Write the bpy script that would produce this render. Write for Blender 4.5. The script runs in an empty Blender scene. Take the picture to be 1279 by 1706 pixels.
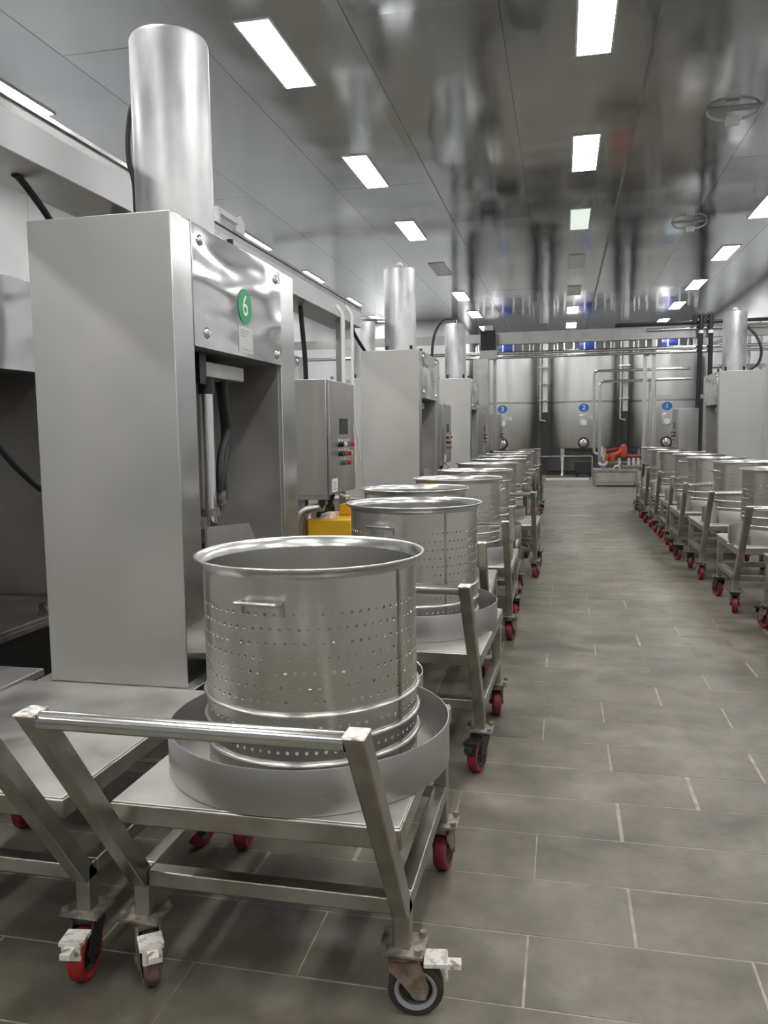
import bpy, bmesh, math, random
from mathutils import Vector, Matrix
random.seed(7)
PI = math.pi
S = bpy.context.scene
COL = S.collection

# ------------------------------------------------------------------ camera
cam_d = bpy.data.cameras.new('camera')
cam = bpy.data.objects.new('camera', cam_d); COL.objects.link(cam)
RIGHT = Vector((0.97636879, 0.21566606, -0.01386133))
UP = Vector((-0.00781112, 0.09931513, 0.99502537))
FWD = Vector((-0.21596984, 0.97140345, -0.09865278))
mw = Matrix((RIGHT, UP, -FWD)).transposed().to_4x4()
mw.translation = Vector((0, 0, 1.4))
cam.matrix_world = mw
cam_d.sensor_fit = 'VERTICAL'; cam_d.sensor_height = 36.0
cam_d.lens = 1340.0 / 1706.0 * 36.0
cam_d.clip_start = 0.05; cam_d.clip_end = 200
S.camera = cam

# ------------------------------------------------------------------ world, exposure
w = bpy.data.worlds.new('world'); S.world = w; w.use_nodes = True
w.node_tree.nodes['Background'].inputs[0].default_value = (0.6, 0.65, 0.7, 1)
w.node_tree.nodes['Background'].inputs[1].default_value = 0.2
S.view_settings.view_transform = 'Standard'
S.view_settings.look = 'None'
S.view_settings.gamma = 1.0
S.view_settings.use_curve_mapping = False
S.view_settings.exposure = 0.78
S.cycles.sample_clamp_indirect = 6.0
S.cycles.caustics_reflective = True
S.cycles.blur_glossy = 0.6
LIGHT_STRENGTH = 26.0
CEIL = 4.5

# ------------------------------------------------------------------ materials
MATS = {}
def new_mat(name):
    m = bpy.data.materials.new(name); m.use_nodes = True
    nt = m.node_tree; b = nt.nodes['Principled BSDF']
    MATS[name] = m
    return m, nt, b
def plain(name, col, rough=0.5, metal=0.0, spec=0.5):
    m, nt, b = new_mat(name)
    b.inputs['Base Color'].default_value = (*col, 1)
    b.inputs['Roughness'].default_value = rough
    b.inputs['Metallic'].default_value = metal
    b.inputs['Specular IOR Level'].default_value = spec
    return m
def textured(name, c1, c2, rough=(0.3, 0.45), metal=1.0, scale=6.0, stretch=(1, 1, 1), detail=5.0,
             bump=0.0, bump_scale=40.0, bump_stretch=None, wave=0.0, wave_scale=1.5, wave_stretch=(1, 1, 1), ramp=(0.3, 0.7), rnd=0.0, spec=0.5, aniso=0.0):
    m, nt, b = new_mat(name)
    N = nt.nodes; L = nt.links
    tc = N.new('ShaderNodeTexCoord')
    mp = N.new('ShaderNodeMapping'); mp.inputs['Scale'].default_value = stretch
    L.new(tc.outputs['Object'], mp.inputs[0])
    src = mp.outputs[0]
    if rnd:
        oi = N.new('ShaderNodeObjectInfo')
        mul = N.new('ShaderNodeMath'); mul.operation = 'MULTIPLY'; mul.inputs[1].default_value = 37.0
        L.new(oi.outputs['Random'], mul.inputs[0])
        va = N.new('ShaderNodeVectorMath'); va.operation = 'ADD'
        L.new(mp.outputs[0], va.inputs[0]); L.new(mul.outputs[0], va.inputs[1])
        src = va.outputs[0]
    nz = N.new('ShaderNodeTexNoise'); nz.inputs['Scale'].default_value = scale; nz.inputs['Detail'].default_value = detail
    L.new(src, nz.inputs['Vector'])
    cr = N.new('ShaderNodeValToRGB')
    cr.color_ramp.elements[0].position = ramp[0]; cr.color_ramp.elements[1].position = ramp[1]
    cr.color_ramp.elements[0].color = (*c1, 1); cr.color_ramp.elements[1].color = (*c2, 1)
    L.new(nz.outputs['Fac'], cr.inputs[0])
    colout = cr.outputs[0]
    if rnd:
        hs = N.new('ShaderNodeHueSaturation')
        mr = N.new('ShaderNodeMapRange'); mr.inputs['To Min'].default_value = 1 - rnd; mr.inputs['To Max'].default_value = 1 + rnd
        L.new(oi.outputs['Random'], mr.inputs['Value']); L.new(mr.outputs[0], hs.inputs['Value'])
        L.new(colout, hs.inputs['Color']); colout = hs.outputs[0]
    L.new(colout, b.inputs['Base Color'])
    rr = N.new('ShaderNodeMapRange'); rr.inputs['To Min'].default_value = rough[0]; rr.inputs['To Max'].default_value = rough[1]
    rr.inputs['From Min'].default_value = 0.3; rr.inputs['From Max'].default_value = 0.7
    L.new(nz.outputs['Fac'], rr.inputs['Value']); L.new(rr.outputs[0], b.inputs['Roughness'])
    b.inputs['Metallic'].default_value = metal
    b.inputs['Specular IOR Level'].default_value = spec
    if aniso:
        b.inputs['Anisotropic'].default_value = aniso; b.inputs['Anisotropic Rotation'].default_value = 0.25
        tg = N.new('ShaderNodeTangent'); tg.direction_type = 'RADIAL'; tg.axis = 'Z'
        L.new(tg.outputs[0], b.inputs['Tangent'])
    nrm = None
    if wave:
        m3 = N.new('ShaderNodeMapping'); m3.inputs['Scale'].default_value = wave_stretch
        L.new(tc.outputs['Object'], m3.inputs[0])
        n3 = N.new('ShaderNodeTexNoise'); n3.inputs['Scale'].default_value = wave_scale; n3.inputs['Detail'].default_value = 1.0
        L.new(m3.outputs[0], n3.inputs['Vector'])
        b3 = N.new('ShaderNodeBump'); b3.inputs['Strength'].default_value = 1.0; b3.inputs['Distance'].default_value = wave
        L.new(n3.outputs['Fac'], b3.inputs['Height']); nrm = b3.outputs[0]
    if bump:
        m2 = N.new('ShaderNodeMapping'); m2.inputs['Scale'].default_value = bump_stretch or (1, 1, 1)
        L.new(tc.outputs['Object'], m2.inputs[0])
        n2 = N.new('ShaderNodeTexNoise'); n2.inputs['Scale'].default_value = bump_scale; n2.inputs['Detail'].default_value = 3.0
        L.new(m2.outputs[0], n2.inputs['Vector'])
        b2 = N.new('ShaderNodeBump'); b2.inputs['Strength'].default_value = 1.0; b2.inputs['Distance'].default_value = bump
        L.new(n2.outputs['Fac'], b2.inputs['Height'])
        if nrm: L.new(nrm, b2.inputs['Normal'])
        nrm = b2.outputs[0]
    if nrm: L.new(nrm, b.inputs['Normal'])
    return m
def emitter(name, col, strength):
    m, nt, b = new_mat(name)
    b.inputs['Base Color'].default_value = (0.9, 0.9, 0.9, 1)
    b.inputs['Emission Color'].default_value = (*col, 1)
    b.inputs['Emission Strength'].default_value = strength
    return m

textured('satin_steel', (0.52, 0.52, 0.505), (0.60, 0.595, 0.58), (0.46, 0.56), scale=2.0, stretch=(1, 1, 0.6), bump=0.0004, bump_scale=120, bump_stretch=(6, 6, 0.15))
textured('polished_steel', (0.66, 0.665, 0.67), (0.72, 0.72, 0.72), (0.08, 0.13), scale=3.0, wave=0.030, wave_scale=1.7, wave_stretch=(1, 0.7, 2.0))
textured('bright_steel', (0.62, 0.62, 0.62), (0.7, 0.7, 0.7), (0.16, 0.26), scale=4.0, wave=0.006, wave_scale=2.0)
textured('basket_steel', (0.57, 0.555, 0.53), (0.62, 0.605, 0.58), (0.295, 0.305), scale=2.0, detail=1, aniso=0.5)
textured('rim_steel', (0.57, 0.565, 0.555), (0.60, 0.595, 0.585), (0.275, 0.285), scale=2, detail=1)
textured('bar_steel', (0.55, 0.54, 0.52), (0.60, 0.595, 0.58), (0.19, 0.21), scale=2, detail=1)
textured('tray_steel', (0.40, 0.395, 0.385), (0.54, 0.53, 0.515), (0.33, 0.46), scale=4.0, bump=0.0004, bump_scale=60)
textured('cart_steel', (0.30, 0.285, 0.255), (0.50, 0.485, 0.45), (0.28, 0.46), scale=7.0, detail=8, bump=0.0006, bump_scale=50)
textured('deck_steel', (0.42, 0.41, 0.39), (0.60, 0.59, 0.57), (0.36, 0.52), scale=5.0, detail=8, bump=0.0005, bump_scale=30)
textured('dull_steel', (0.33, 0.33, 0.32), (0.45, 0.445, 0.43), (0.35, 0.5), scale=4.0, stretch=(1, 1, 0.5), detail=7)
textured('cylinder_steel', (0.36, 0.37, 0.385), (0.62, 0.625, 0.63), (0.42, 0.60), scale=4.5, stretch=(1, 1, 0.5), detail=9, bump=0.0006, bump_scale=24, ramp=(0.36, 0.60))
textured('tank_steel', (0.64, 0.64, 0.63), (0.74, 0.74, 0.73), (0.38, 0.46), scale=1.6, stretch=(3, 3, 0.3))
textured('cabinet_steel', (0.46, 0.45, 0.435), (0.56, 0.55, 0.53), (0.32, 0.42), scale=3.0, stretch=(3, 3, 0.4), bump=0.0003, bump_scale=80, bump_stretch=(4, 4, 0.1))
textured('ceiling_steel', (0.50, 0.515, 0.535), (0.60, 0.615, 0.635), (0.09, 0.15), scale=0.7, detail=4, wave=0.012, wave_scale=0.9, rnd=0.03)
textured('wall_panel', (0.50, 0.52, 0.53), (0.58, 0.59, 0.60), (0.3, 0.4), metal=0.0, scale=0.6, rnd=0.03)
textured('floor_tile', (0.124, 0.112, 0.088), (0.205, 0.190, 0.155), (0.36, 0.58), metal=0.0, scale=4.0, detail=10, bump=0.0015, bump_scale=22, ramp=(0.25, 0.75), rnd=0.08, spec=0.4)
def floor_stains():
    nt = MATS['floor_tile'].node_tree; N = nt.nodes; L = nt.links; b = N['Principled BSDF']
    src = b.inputs['Base Color'].links[0].from_socket
    g = N.new('ShaderNodeNewGeometry')
    out = src
    for sc, lo, hi, p0, p1 in ((0.8, 0.60, 1.20, 0.36, 0.64), (4.5, 0.76, 1.20, 0.36, 0.66)):
        n = N.new('ShaderNodeTexNoise'); n.inputs['Scale'].default_value = sc; n.inputs['Detail'].default_value = 8.0; n.inputs['Roughness'].default_value = 0.65
        L.new(g.outputs['Position'], n.inputs['Vector'])
        mr = N.new('ShaderNodeMapRange'); mr.inputs['From Min'].default_value = p0; mr.inputs['From Max'].default_value = p1
        mr.inputs['To Min'].default_value = lo; mr.inputs['To Max'].default_value = hi
        L.new(n.outputs['Fac'], mr.inputs['Value'])
        vm = N.new('ShaderNodeVectorMath'); vm.operation = 'SCALE'
        L.new(out, vm.inputs[0]); L.new(mr.outputs[0], vm.inputs['Scale']); out = vm.outputs[0]
    L.new(out, b.inputs['Base Color'])
floor_stains()
textured('grout', (0.20, 0.18, 0.14), (0.42, 0.385, 0.31), (0.7, 0.8), metal=0.0, scale=14)
textured('rust', (0.10, 0.055, 0.030), (0.30, 0.24, 0.18), (0.6, 0.8), metal=0.25, scale=26, detail=8, bump=0.002, bump_scale=60)
textured('grimy_steel', (0.12, 0.10, 0.08), (0.42, 0.40, 0.36), (0.45, 0.65), metal=0.7, scale=30, detail=8, bump=0.001, bump_scale=60)
textured('white_worn', (0.24, 0.18, 0.13), (0.72, 0.70, 0.66), (0.5, 0.7), metal=0.0, scale=45, detail=7, ramp=(0.34, 0.50))
textured('crimson_wheel', (0.16, 0.012, 0.025), (0.27, 0.022, 0.045), (0.45, 0.6), metal=0.0, scale=18)
textured('red_wheel', (0.30, 0.012, 0.014), (0.42, 0.022, 0.022), (0.45, 0.6), metal=0.0, scale=18)
textured('brown_wheel', (0.10, 0.06, 0.045), (0.23, 0.16, 0.12), (0.6, 0.75), metal=0.0, scale=30)
textured('black_wheel', (0.016, 0.014, 0.014), (0.05, 0.035, 0.032), (0.5, 0.65), metal=0.0, scale=20)
textured('lining_steel', (0.46, 0.45, 0.44), (0.64, 0.63, 0.62), (0.45, 0.6), scale=2.5, detail=8)
textured('bed_steel', (0.36, 0.34, 0.31), (0.56, 0.55, 0.53), (0.3, 0.5), scale=5, detail=8)
plain('black_rubber', (0.018, 0.018, 0.02), 0.55)
plain('black_plastic', (0.012, 0.012, 0.014), 0.35)
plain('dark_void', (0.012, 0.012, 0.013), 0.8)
plain('dark_skin', (0.05, 0.05, 0.052), 0.45, 0.6)
plain('grey_wheel_rim', (0.30, 0.31, 0.32), 0.5)
plain('white_plastic', (0.72, 0.73, 0.72), 0.4)
plain('yellow_paint', (0.75, 0.42, 0.015), 0.45)
plain('orange_paint', (0.62, 0.07, 0.015), 0.5)
plain('dark_red', (0.22, 0.01, 0.02), 0.5)
plain('red_button', (0.55, 0.02, 0.05), 0.4)
plain('green_button', (0.03, 0.22, 0.09), 0.4)
plain('yellow_button', (0.75, 0.6, 0.12), 0.4)
plain('blue_motor', (0.012, 0.03, 0.20), 0.4)
plain('blue_label', (0.03, 0.16, 0.50), 0.45)
plain('green_label', (0.0, 0.30, 0.10), 0.4)
plain('white_label', (0.82, 0.82, 0.82), 0.45)
plain('grey_label', (0.55, 0.56, 0.55), 0.4)
plain('ink', (0.10, 0.12, 0.2), 0.6)
plain('chrome', (0.80, 0.80, 0.80), 0.12, 1.0)
plain('copper', (0.55, 0.25, 0.12), 0.35, 1.0)
emitter('lamp_lit', (1.0, 0.985, 0.955), LIGHT_STRENGTH)
emitter('lamp_dim', (0.88, 1.0, 0.88), 0.42)
emitter('lamp_off', (0.9, 0.95, 1.0), 0.0)
emitter('lamp_soft', (0.94, 0.97, 1.0), 3.0)

# ------------------------------------------------------------------ mesh helpers
class MB:
    def __init__(self): self.v = []; self.f = []; self.mi = []
    def add(self, vs, fs, mi=0):
        o = len(self.v); self.v += [tuple(p) for p in vs]
        for f in fs: self.f.append(tuple(i + o for i in f)); self.mi.append(mi)
        return self
    def box(self, x0, x1, y0, y1, z0, z1, mi=0, face_mi=None):
        if x0 > x1: x0, x1 = x1, x0
        if y0 > y1: y0, y1 = y1, y0
        if z0 > z1: z0, z1 = z1, z0
        vs = [(x0, y0, z0), (x1, y0, z0), (x1, y1, z0), (x0, y1, z0), (x0, y0, z1), (x1, y0, z1), (x1, y1, z1), (x0, y1, z1)]
        fs = {'-z': (0, 3, 2, 1), '+z': (4, 5, 6, 7), '-y': (0, 1, 5, 4), '+x': (1, 2, 6, 5), '+y': (2, 3, 7, 6), '-x': (3, 0, 4, 7)}
        o = len(self.v); self.v += vs
        for k, f in fs.items():
            self.f.append(tuple(i + o for i in f)); self.mi.append((face_mi or {}).get(k, mi))
        return self
    def beam(self, p0, p1, wx, wy=None, up=(0, 0, 1)):
        """rectangular bar from p0 to p1, wx across, wy along 'up' side"""
        wy = wy or wx
        p0 = Vector(p0); p1 = Vector(p1); d = (p1 - p0).normalized(); u = Vector(up)
        if abs(d.dot(u)) > 0.98: u = Vector((0, 1, 0))
        s = d.cross(u).normalized(); u = s.cross(d).normalized()
        vs = []
        for p in (p0, p1):
            for a, b in ((-1, -1), (1, -1), (1, 1), (-1, 1)):
                vs.append(p + s * (a * wx / 2) + u * (b * wy / 2))
        return self.add(vs, [(3, 2, 1, 0), (4, 5, 6, 7), (0, 1, 5, 4), (1, 2, 6, 5), (2, 3, 7, 6), (3, 0, 4, 7)])
    def tube(self, pts, r, n=10, caps=True, mi=0):
        pts = [Vector(p) for p in pts]; o = len(self.v); N = len(pts)
        t0 = (pts[1] - pts[0]).normalized()
        u = Vector((0, 0, 1)) if abs(t0.z) < 0.9 else Vector((1, 0, 0))
        s = t0.cross(u).normalized()
        for i, p in enumerate(pts):
            if i == 0: t = pts[1] - pts[0]
            elif i == N - 1: t = pts[-1] - pts[-2]
            else: t = (pts[i + 1] - p).normalized() + (p - pts[i - 1]).normalized()
            t.normalize()
            s = (s - t * s.dot(t)).normalized(); b = t.cross(s)
            for k in range(n):
                a = 2 * PI * k / n
                self.v.append(tuple(p + s * (r * math.cos(a)) + b * (r * math.sin(a))))
        for i in range(N - 1):
            for k in range(n):
                k2 = (k + 1) % n
                self.f.append((o + i * n + k, o + i * n + k2, o + (i + 1) * n + k2, o + (i + 1) * n + k)); self.mi.append(mi)
        if caps:
            self.f.append(tuple(o + k for k in reversed(range(n)))); self.mi.append(mi)
            self.f.append(tuple(o + (N - 1) * n + k for k in range(n))); self.mi.append(mi)
        return self
    def lathe(self, prof, n=32, c=(0, 0, 0), axis='z', a0=0.0, a1=2 * PI, mi=0):
        full = abs(a1 - a0 - 2 * PI) < 1e-6
        m = n if full else n + 1
        o = len(self.v)
        for r, z in prof:
            for k in range(m):
                a = a0 + (a1 - a0) * k / n
                x, y = r * math.cos(a), r * math.sin(a)
                p = (x, y, z) if axis == 'z' else ((z, x, y) if axis == 'x' else (y, z, x))
                self.v.append((p[0] + c[0], p[1] + c[1], p[2] + c[2]))
        for i in range(len(prof) - 1):
            for k in range(n):
                k2 = (k + 1) % m
                self.f.append((o + i * m + k, o + i * m + k2, o + (i + 1) * m + k2, o + (i + 1) * m + k)); self.mi.append(mi)
        return self
    def cyl(self, r, z0, z1, n=24, c=(0, 0, 0), axis='z', mi=0):
        self.lathe([(r, z0), (r, z1)], n, c, axis, mi=mi)
        o = len(self.v) - 2 * n
        self.f.append(tuple(o + k for k in reversed(range(n)))); self.mi.append(mi)
        self.f.append(tuple(o + n + k for k in range(n))); self.mi.append(mi)
        return self
    def prism(self, poly, axis, a, b):
        """extrude a 2-D polygon along an axis: poly is (y,z) for x, (x,z) for y, (x,y) for z"""
        def P(p, t):
            return (t, p[0], p[1]) if axis == 'x' else ((p[0], t, p[1]) if axis == 'y' else (p[0], p[1], t))
        n = len(poly)
        return self.add([P(p, a) for p in poly] + [P(p, b) for p in poly],
                        [tuple(reversed(range(n))), tuple(range(n, 2 * n))] + [(k, (k + 1) % n, n + (k + 1) % n, n + k) for k in range(n)])
    def mesh(self, name, mats, sharp=35):
        me = bpy.data.meshes.new(name)
        me.from_pydata(self.v, [], self.f)
        if isinstance(mats, str): mats = [mats]
        for m in mats: me.materials.append(MATS[m])
        me.polygons.foreach_set('material_index', self.mi)
        bm = bmesh.new(); bm.from_mesh(me)
        bmesh.ops.recalc_face_normals(bm, faces=bm.faces[:])
        bm.to_mesh(me); bm.free()
        me.polygons.foreach_set('use_smooth', [True] * len(me.polygons))
        me.set_sharp_from_angle(angle=math.radians(sharp))
        me.update()
        return me
    def build(self, name, mats, parent=None, loc=None, bevel=0.0, sharp=35):
        o = bpy.data.objects.new(name, self.mesh(name, mats, sharp)); COL.objects.link(o)
        if parent: o.parent = parent
        if loc: o.location = loc
        if bevel:
            m = o.modifiers.new('bevel', 'BEVEL'); m.width = bevel; m.segments = 2; m.limit_method = 'ANGLE'; m.angle_limit = math.radians(50)
        return o
def tag(o, label=None, cat=None, group=None, kind=None):
    if label: o['label'] = label
    if cat: o['category'] = cat
    if group: o['group'] = group
    if kind: o['kind'] = kind
    return o
def empty(name, loc=(0, 0, 0), rz=0.0):
    o = bpy.data.objects.new(name, None); COL.objects.link(o)
    o.location = loc; o.rotation_euler = (0, 0, rz); o.empty_display_size = 0.1
    return o
def copy_tree(o, parent=None):
    c = o.copy(); COL.objects.link(c); c.parent = parent
    for ch in list(o.children): copy_tree(ch, c)
    return c
def bend(pts, r=0.08, n=5):
    """round the corners of a polyline"""
    pts = [Vector(p) for p in pts]; out = [pts[0]]
    for i in range(1, len(pts) - 1):
        a = (pts[i - 1] - pts[i]); b = (pts[i + 1] - pts[i])
        rr = min(r, a.length * 0.45, b.length * 0.45)
        p0 = pts[i] + a.normalized() * rr; p1 = pts[i] + b.normalized() * rr
        for k in range(n + 1):
            t = k / n
            out.append(p0 * (1 - t) ** 2 + pts[i] * (2 * t * (1 - t)) + p1 * t ** 2)
    out.append(pts[-1]); return out
def spline(pts, n=6):
    pts = [Vector(p) for p in pts]; P = [pts[0] * 2 - pts[1]] + pts + [pts[-1] * 2 - pts[-2]]; out = []
    for i in range(1, len(P) - 2):
        for k in range(n):
            t = k / n; a, b, c, d = P[i - 1], P[i], P[i + 1], P[i + 2]
            out.append(0.5 * ((2 * b) + (c - a) * t + (2 * a - 5 * b + 4 * c - d) * t * t + (-a + 3 * b - 3 * c + d) * t ** 3))
    out.append(pts[-1]); return out
def text_obj(name, s, size, mat, parent, loc, rot, depth=0.001):
    cu = bpy.data.curves.new(name, 'FONT'); cu.body = s; cu.size = size; cu.extrude = depth
    cu.align_x = 'CENTER'; cu.align_y = 'CENTER'
    t = bpy.data.objects.new(name, cu); COL.objects.link(t)
    dg = bpy.context.evaluated_depsgraph_get(); dg.update()
    me = bpy.data.meshes.new_from_object(t.evaluated_get(dg))
    bpy.data.objects.remove(t); bpy.data.curves.remove(cu)
    me.materials.clear(); me.materials.append(MATS[mat])
    o = bpy.data.objects.new(name, me); COL.objects.link(o); o.parent = parent
    o.location = loc; o.rotation_euler = rot
    return o
ORD = ['first', 'second', 'third', 'fourth', 'fifth', 'sixth', 'seventh', 'eighth', 'ninth', 'tenth', 'eleventh', 'twelfth']

# ------------------------------------------------------------------ the room
XL, XR, YB, YF = -6.4, 4.1, 28.4, -6.0
YLB = 22.8          # back wall of the left part of the hall
TX, TY, T0X, T0Y = 0.58, 0.29, -0.08, 2.147
floor = MB().box(XL - 0.2, XR + 0.2, YF - 0.2, YB + 0.2, -0.15, -0.0009).build('floor', 'grout'); tag(floor, kind='structure')
tile_me = MB().prism([(-TX / 2 + 0.003, -TY / 2 + 0.003), (TX / 2 - 0.003, -TY / 2 + 0.003), (TX / 2 - 0.003, TY / 2 - 0.003), (-TX / 2 + 0.003, TY / 2 - 0.003)], 'z', -0.012, 0.0).mesh('tile', 'floor_tile')
rest = MB()
r0 = int(math.floor((YF - T0Y) / TY)); r1 = int(math.ceil((YB - T0Y) / TY))
ntile = 0
for r in range(r0, r1):
    yc = T0Y + (r + 0.5) * TY
    off = 0 if r % 2 else 1
    i0 = int(math.floor((XL - T0X) / (TX / 2))) - 2
    for i in range(i0, 60):
        if (i - off) % 2: continue
        xc = T0X + i * TX / 2 + TX / 2
        if xc > XR + TX / 2 or xc < XL - TX / 2: continue
        if 1.25 < yc < 7.75 and -2.4 - 0.0 * yc < xc < 2.3 and xc > -1.75 - 0.1 * yc:
            o = bpy.data.objects.new('tile', tile_me); COL.objects.link(o); o.parent = floor
            o.location = (xc + random.uniform(-.006, .006), yc, random.uniform(-0.0004, 0.0004))
            o.rotation_euler = (random.uniform(-.0006, .0006), random.uniform(-.0006, .0006), random.uniform(-.003, .003)); ntile += 1
        else:
            g = 0.003; a, b, c, d = xc - TX / 2 + g, xc + TX / 2 - g, yc - TY / 2 + g, yc + TY / 2 - g
            zz = random.uniform(-0.0004, 0.0004)
            rest.add([(a, c, zz), (b, c, zz), (b, d, zz), (a, d, zz), (a, c, -.012), (b, c, -.012), (b, d, -.012), (a, d, -.012)],
                     [(0, 1, 2, 3), (0, 4, 5, 1), (1, 5, 6, 2), (2, 6, 7, 3), (3, 7, 4, 0)])
tag(rest.build('tile_field', 'floor_tile', floor), kind='stuff')

ceiling = MB().box(XL - 0.2, XR + 0.2, YF - 0.2, YB + 0.2, CEIL + 0.012, CEIL + 0.2).build('ceiling', 'dark_skin'); tag(ceiling, kind='structure')
PW = 1.18; x = 0.70 - 7 * PW
k = 0
while x < XR:
    xa, xb = max(x, XL), min(x + PW, XR)
    if xb - xa > 0.05:
        y = YF + (k % 2) * 2.0 - 2.0
        while y < YB:
            ya, yb = max(y, YF), min(y + 6.1, YB)
            if yb - ya > 0.05:
                m = MB().box(-(xb - xa) / 2 + .0018, (xb - xa) / 2 - .0018, -(yb - ya) / 2 + .001, (yb - ya) / 2 - .001, 0.0, 0.008)
                o = m.build('ceiling_panel', 'ceiling_steel', ceiling, ((xa + xb) / 2, (ya + yb) / 2, CEIL))
                o.rotation_euler = (random.uniform(-.0006, .0006), random.uniform(-.0012, .0012), 0)
            y += 6.1
    x += PW; k += 1
seam = MB().box(0.685, 0.715, YF, YB, CEIL - 0.012, CEIL + 0.002).build('ceiling_joint_strip', 'dull_steel', ceiling)
seam = MB().box(0.70 - 2 * PW - 0.05, 0.70 - 2 * PW + 0.05, YF, 14, CEIL - 0.010, CEIL + 0.002).build('ceiling_joint_strip', 'ceiling_steel', ceiling)

def wall(name, axis, pos, a0, a1, out):
    """wall of vertical panels: axis 'x' = plane x=pos, running in y"""
    th = 0.1 * out
    if axis == 'x': o = MB().box(pos + th * 0.2, pos + th * 1.5, a0, a1, 0, CEIL + 0.1).build(name, 'dull_steel')
    else: o = MB().box(a0, a1, pos + th * 0.2, pos + th * 1.5, 0, CEIL + 0.1).build(name, 'dull_steel')
    tag(o, kind='structure')
    n = max(1, round((a1 - a0) / 1.15)); wd = (a1 - a0) / n
    if axis == 'x': me = MB().box(0, th * 0.2, -wd / 2 + .003, wd / 2 - .003, 0, CEIL).mesh('wall_panel', 'wall_panel')
    else: me = MB().box(-wd / 2 + .003, wd / 2 - .003, 0, th * 0.2, 0, CEIL).mesh('wall_panel', 'wall_panel')
    for i in range(n):
        p = bpy.data.objects.new('wall_panel', me); COL.objects.link(p); p.parent = o
        c = a0 + (i + 0.5) * wd
        p.location = (pos, c, 0) if axis == 'x' else (c, pos, 0)
    return o
wall('wall_left', 'x', XL, YF, YLB, -1)
wall('wall_right', 'x', XR, YF, YB, 1)
wall('wall_front', 'y', YF, XL, XR, -1)
wall('wall_back', 'y', YB, -2.9, XR, 1)
wall('wall_back_left', 'y', YLB, XL, -2.9, 1)
o = MB().box(-3.05, -2.9, YLB, YB, 0, CEIL + 0.1).build('wall_return', 'wall_panel'); tag(o, kind='structure')

# ------------------------------------------------------------------ ceiling lights
def light_proto(matname):
    root = empty('ceiling_light')
    fr = MB()
    a, b, t = 0.15, 0.61, 0.016
    fr.box(-a, a, -b, -b + t, -0.012, 0.02).box(-a, a, b - t, b, -0.012, 0.02).box(-a, -a + t, -b + t, b - t, -0.012, 0.02).box(a - t, a, -b + t, b - t, -0.012, 0.02)
    fr.build('frame', 'white_plastic', root)
    MB().box(-a + t, a - t, -b + t, b - t, -0.008, 0.01).build('diffuser', matname, root)
    return root
protos = {}
def ceiling_light(x, y, state, label, group):
    if state not in protos: o = protos[state] = light_proto({'lit': 'lamp_lit', 'dim': 'lamp_dim', 'off': 'lamp_off', 'soft': 'lamp_soft'}[state])
    else: o = copy_tree(protos[state])
    o.location = (x, y, CEIL - 0.001); tag(o, label, 'ceiling light', group)
    return o
LY = [-2.6, 0.5, 3.55, 6.62, 9.70, 12.62, 15.70, 18.90, 21.9, 25.0]
rows = [(-4.94, 'far left', 'the row over the far left of the hall', {}),
        (-2.31, 'left', 'the row over the left presses', {6: 'off'}),
        (0.225, 'middle', 'the row over the aisle', {5: 'dim', 6: 'off', 7: 'off'}),
        (2.80, 'right', 'the row over the right trolleys', {})]
stn = {'lit': 'bright white', 'dim': 'dim greenish', 'off': 'unlit grey', 'soft': 'soft white'}
for rx, rn, rl, ov in rows:
    for i, y in enumerate(LY):
        st = ov.get(i, 'lit')
        if i < 3:
            ceiling_light(rx, y, st, 'ceiling light panel behind the viewpoint, %s from the front wall, %s row' % (ORD[i], rn), 'ceiling light panels')
        else:
            ceiling_light(rx, y, st, '%s ceiling light panel, %s from the camera in the %s row' % (stn[st], ORD[i - 3], rn), 'ceiling light panels')

def sprinkler(x, y, label):
    root = empty('ceiling_fitting', (x, y, CEIL))
    root.scale = (0.62, 0.62, 0.62)
    MB().box(-0.11, 0.11, -0.06, 0.06, -0.26, -0.12).build('housing', 'white_plastic', root, bevel=0.02)
    for s in (-1, 1):
        MB().tube(spline([(s * 0.10, 0, -0.17), (s * 0.24, 0, -0.15), (s * 0.36, 0, -0.09), (s * 0.39, 0, 0.0)], 5), 0.022, 10).build('conduit_arm', 'grey_label', root)
    MB().box(-0.42, 0.42, -0.10, 0.10, -0.012, 0.0).build('mounting_plate', 'dull_steel', root)
    tag(root, label, 'ceiling fitting', 'fittings hanging from the ceiling')
sprinkler(1.60, 8.75, 'white ceiling fitting on two curved arms, nearer one at upper right')
sprinkler(1.84, 13.2, 'white ceiling fitting on two curved arms, farther one at right')

# ------------------------------------------------------------------ trolley
CW = 0.36    # half width
DK = 0.52    # deck height
wheel_me = {}
def wheel_mesh(m):
    if m not in wheel_me:
        b = MB()
        b.lathe([(0.046, -0.019), (0.060, -0.021), (0.067, -0.014), (0.067, 0.014), (0.060, 0.021), (0.046, 0.019)], 32, axis='x', mi=0)
        b.lathe([(0.0, -0.010), (0.036, -0.008), (0.047, -0.017)], 32, axis='x', mi=1)
        b.lathe([(0.047, 0.017), (0.036, 0.008), (0.0, 0.010)], 32, axis='x', mi=1)
        if m == 'black_wheel':
            for q in (-1, 1): b.lathe([(0.040, q * 0.0150), (0.043, q * 0.0195), (0.049, q * 0.0215), (0.051, q * 0.020)], 32, axis='x', mi=2)
        b.lathe([(0.0, -0.026), (0.012, -0.026), (0.012, 0.026), (0.0, 0.026)], 12, axis='x', mi=2)
        wheel_me[m] = b.mesh('wheel', [m, 'dark_skin', 'grey_wheel_rim' if m == 'black_wheel' else 'grimy_steel'])
    return wheel_me[m]
_f = MB()
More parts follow.
